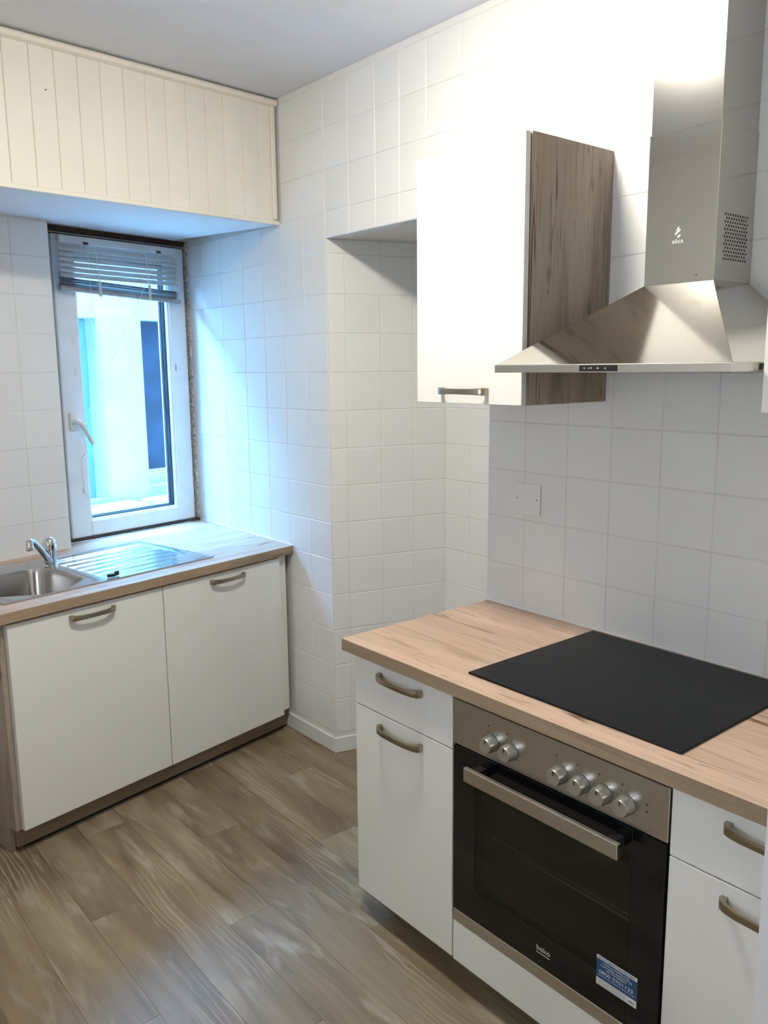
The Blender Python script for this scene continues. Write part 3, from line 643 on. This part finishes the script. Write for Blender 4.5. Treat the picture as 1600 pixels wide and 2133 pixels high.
for i, x_ in enumerate((2.598, 2.657, 2.800, 2.8565, 2.9125, 2.9690)):
    kx = x_-2.4675
    for q in range(0 if i < 2 else 3, 9 if i < 2 else 12):
        an_ = math.radians(-150+q*30) if i > 1 else math.radians(-120+q*30); tick(kx+.0275*math.sin(an_), .729+.0275*math.cos(an_), .0009, .0009)
    tick(kx-.012, .768, .0014, .0022)
tick(.5475, .7475, .0022, .0022); tick(.5475, .7325, .0022, .0022)
part('dial_marks', mk, M_INK, t)['kind'] = 'stuff'
text('brand_mark', 'beko', .0185, M_SILVER, DR, (.2985, FX-.0032, .2795), width=.039)
part('brand_underline', B(.279, .318, FX-.0036, FX-.003, .2672, .2686), M_SILVER, DR)
st = part('sticker', B(.4450, .5450, FX-.0036, FX-.003, .2885, .3585), M_WPRINT, DR, label='blue and white guarantee sticker')
part('blue_field', B(.4450, .5450, FX-.0039, FX-.0036, .3055, .3500), M_BLUE, st)
for body, z, sz, w_, mt in (('JETZT GER\u00c4T ANMELDEN', .3541, .0070, .090, M_BLUE), ('UND KOSTENLOSE', .3452, .0060, .064, M_WPRINT), ('2 JAHRES-GARANTIE', .3385, .0062, .078, M_WPRINT),
                      ('AKTIVIEREN', .3322, .0060, .050, M_WPRINT), ('0800 0701133', .3218, .0120, .084, M_WPRINT)):
    text('print', body, sz, mt, st, (.4945, FX-.0041, z), width=w_, depth=.0001)
for k in range(5): part('fine_print', B(.450, .520-.004*(k % 2), FX-.0039, FX-.0036, .3020-.0026*k, .3028-.0026*k), M_GPRINT, st)
text('print', 'beko', .0085, M_BLUE, st, (.5335, FX-.0041, .2965), width=.014, depth=.0001)
part('fine_print', B(.4495, .541, FX-.0041, FX-.0039, .3128, .3136), M_WPRINT, st)

# wall cabinets
def wall_cab(a0, a1, z0, z1, label, wood_side):
    t = thing('wall_cabinet', label, 'cabinet', rl(a0, 0, z0), RZ); w_ = a1-a0; h_ = z1-z0
    m = MB(); m.box(0, .016, -.325, 0, .0, h_); m.box(.016, w_-.017, -.325, 0, 0, .016); m.box(.016, w_-.017, -.325, 0, h_-.016, h_); m.box(.016, w_-.017, -.012, 0, .016, h_-.016)
    part('body', m, M_EDGE, t)
    part('side_panel', B(w_-.016, w_, -.3255, -.0005, 0, h_+.0015), M_OAKV if wood_side else M_WHITE, t, .0008)
    d = front('door', t, -.001, w_-.001, .0, h_, -.3473); handle(d, .190, -.3473, .033)
    return t
wall_cab(2.0755, 2.4675, 1.509, 2.1595, 'white wall cabinet with an oak side panel, left of the extractor hood', True)
wall_cab(3.0760, 3.476, 1.513, 2.1635, 'white wall cabinet mostly out of view, right of the extractor hood', True)

# extractor hood
t = thing('extractor_hood', 'stainless steel chimney extractor hood above the hob', 'hood', rl(2.465, 0, 1.592), RZ)
HX, HW, CX0, CX1, CY, CZ = -.4442, .600, .2175, .3947, -.1647, .1995
bz = .018
part('canopy', MB().add([(0, HX, bz), (HW, HX, bz), (HW, -.001, bz), (0, -.001, bz), (CX0, CY, CZ), (CX1, CY, CZ), (CX1, -.001, CZ), (CX0, -.001, CZ)],
     [(0,3,2,1),(4,5,6,7),(0,1,5,4),(1,2,6,5),(2,3,7,6),(3,0,4,7)]), M_STEELH, t, .0006)
part('band', MB().box(0, HW, HX-.0015, HX+.012, 0, bz).box(0, .012, HX+.012, -.001, 0, bz).box(HW-.012, HW, HX+.012, -.001, 0, bz).box(.012, HW-.012, -.013, -.001, 0, bz), M_STEELX, t, .0008)
part('underside', B(.012, HW-.012, HX+.012, -.013, .008, .011), M_STEELX, t)
for k in range(2): part('grease_filter', B(.05+.255*k, .295+.255*k, HX+.06, -.08, .003, .008), M_GPRINT, t, .002)
part('lower_chimney', B(CX0, CX1, CY, -.001, CZ-.0005, .534), M_STEELV, t, .0008)
part('upper_chimney', B(CX0+.0022, CX1-.0022, CY+.0022, -.001, .534, ZC-1.592-.001), M_STEELV, t, .0008)
part('chimney_lip', B(CX0-.0003, CX1+.0003, CY-.0004, CY+.003, .5325, .5350), M_CHROME, t)
part('display', B(.251, .3485, HX-.0022, HX-.0014, .0025, .0155), M_BLACK, t)
part('button_marks', MB().box(.263, .2665, HX-.0026, HX-.0021, .008, .0105).box(.2745, .2765, HX-.0026, HX-.0021, .0075, .0105).box(.280, .284, HX-.0026, HX-.0021, .008, .0110).box(.297, .302, HX-.0026, HX-.0021, .008, .0105).box(.317, .320, HX-.0026, HX-.0021, .0075, .0105), M_SILVER, t)
vh = MB()
for r_ in range(13):
    nn = 10 if r_ % 2 == 0 else 9
    for k in range(nn):
        y_ = -.1285+.0108*k+(0 if r_ % 2 == 0 else .0054); z_ = .344-.0080*r_; pts = [(y_+.0027*math.cos(q*math.pi/4), z_+.0029*math.sin(q*math.pi/4)) for q in range(8)]
        vh.prism(pts, CX1-.001, CX1+.0004, 'x')
o = part('vent_holes', vh, M_BLACK, t); o['kind'] = 'stuff'
lg = MB(); 
def slant(z0, z1, xa, xb, xc, xd): lg.prism([(xa, z0), (xb, z0+.003), (xc, z1+.003), (xd, z1)], CY-.0004, CY-.0001, 'y')
cxl = .3015
lg.prism([(cxl-.006, .3145), (cxl+.003, .3215), (cxl+.0005, .3255), (cxl-.004, .3185)], CY-.0006, CY-.0001, 'y')
lg.prism([(cxl-.0078, .3060), (cxl+.0065, .3165), (cxl+.005, .3208), (cxl-.0072, .3110)], CY-.0006, CY-.0001, 'y')
lg.prism([(cxl-.0035, .3025), (cxl+.003, .3005), (cxl+.0062, .3040), (cxl+.0062, .3090)], CY-.0006, CY-.0001, 'y')
part('flame_emblem', lg, M_WPRINT, t)
text('brand_mark', 'elica', .0145, M_WPRINT, t, (cxl, CY-.0003, .2930), width=.028, depth=.0003)
part('screw', MB().lathe([(.003, CY-.0006), (.002, CY-.0012)], 10, 'y', (.352, 0, .215)), M_NICKEL, t)
part('side_clip', B(HW-.0005, HW+.003, -.338, -.325, .004, .016), M_BLACK, t)

# blank socket cover on the tiles
t = thing('cover_plate', 'white square blank cover plate with two screws on the tiles', 'cover plate', rl(2.198, -.003, 1.2045), RZ)
part('plate', B(-.0505, .0505, -.004, 0, -.0485, .0485), M_TILE, t, .0012)
for x_ in (-.0385, .0385): part('screw', MB().lathe([(.0022, -.0042), (.002, -.0048)], 8, 'y', (x_, 0, .0015)), M_INK, t)

# ceiling lamp, just above the picture
t = thing('ceiling_lamp', 'round flush ceiling lamp just above the view', 'lamp', (-.88, -2.305, ZC), 0)
part('base', MB().lathe([(.125, -.022), (.125, 0), (.06, -.0005)], 36), M_WALL, t, 0, True)
part('opal_dome', MB().lathe([(.112, -.0225), (.095, -.048), (.03, -.065)], 10), M_LAMP, t, 0, True)
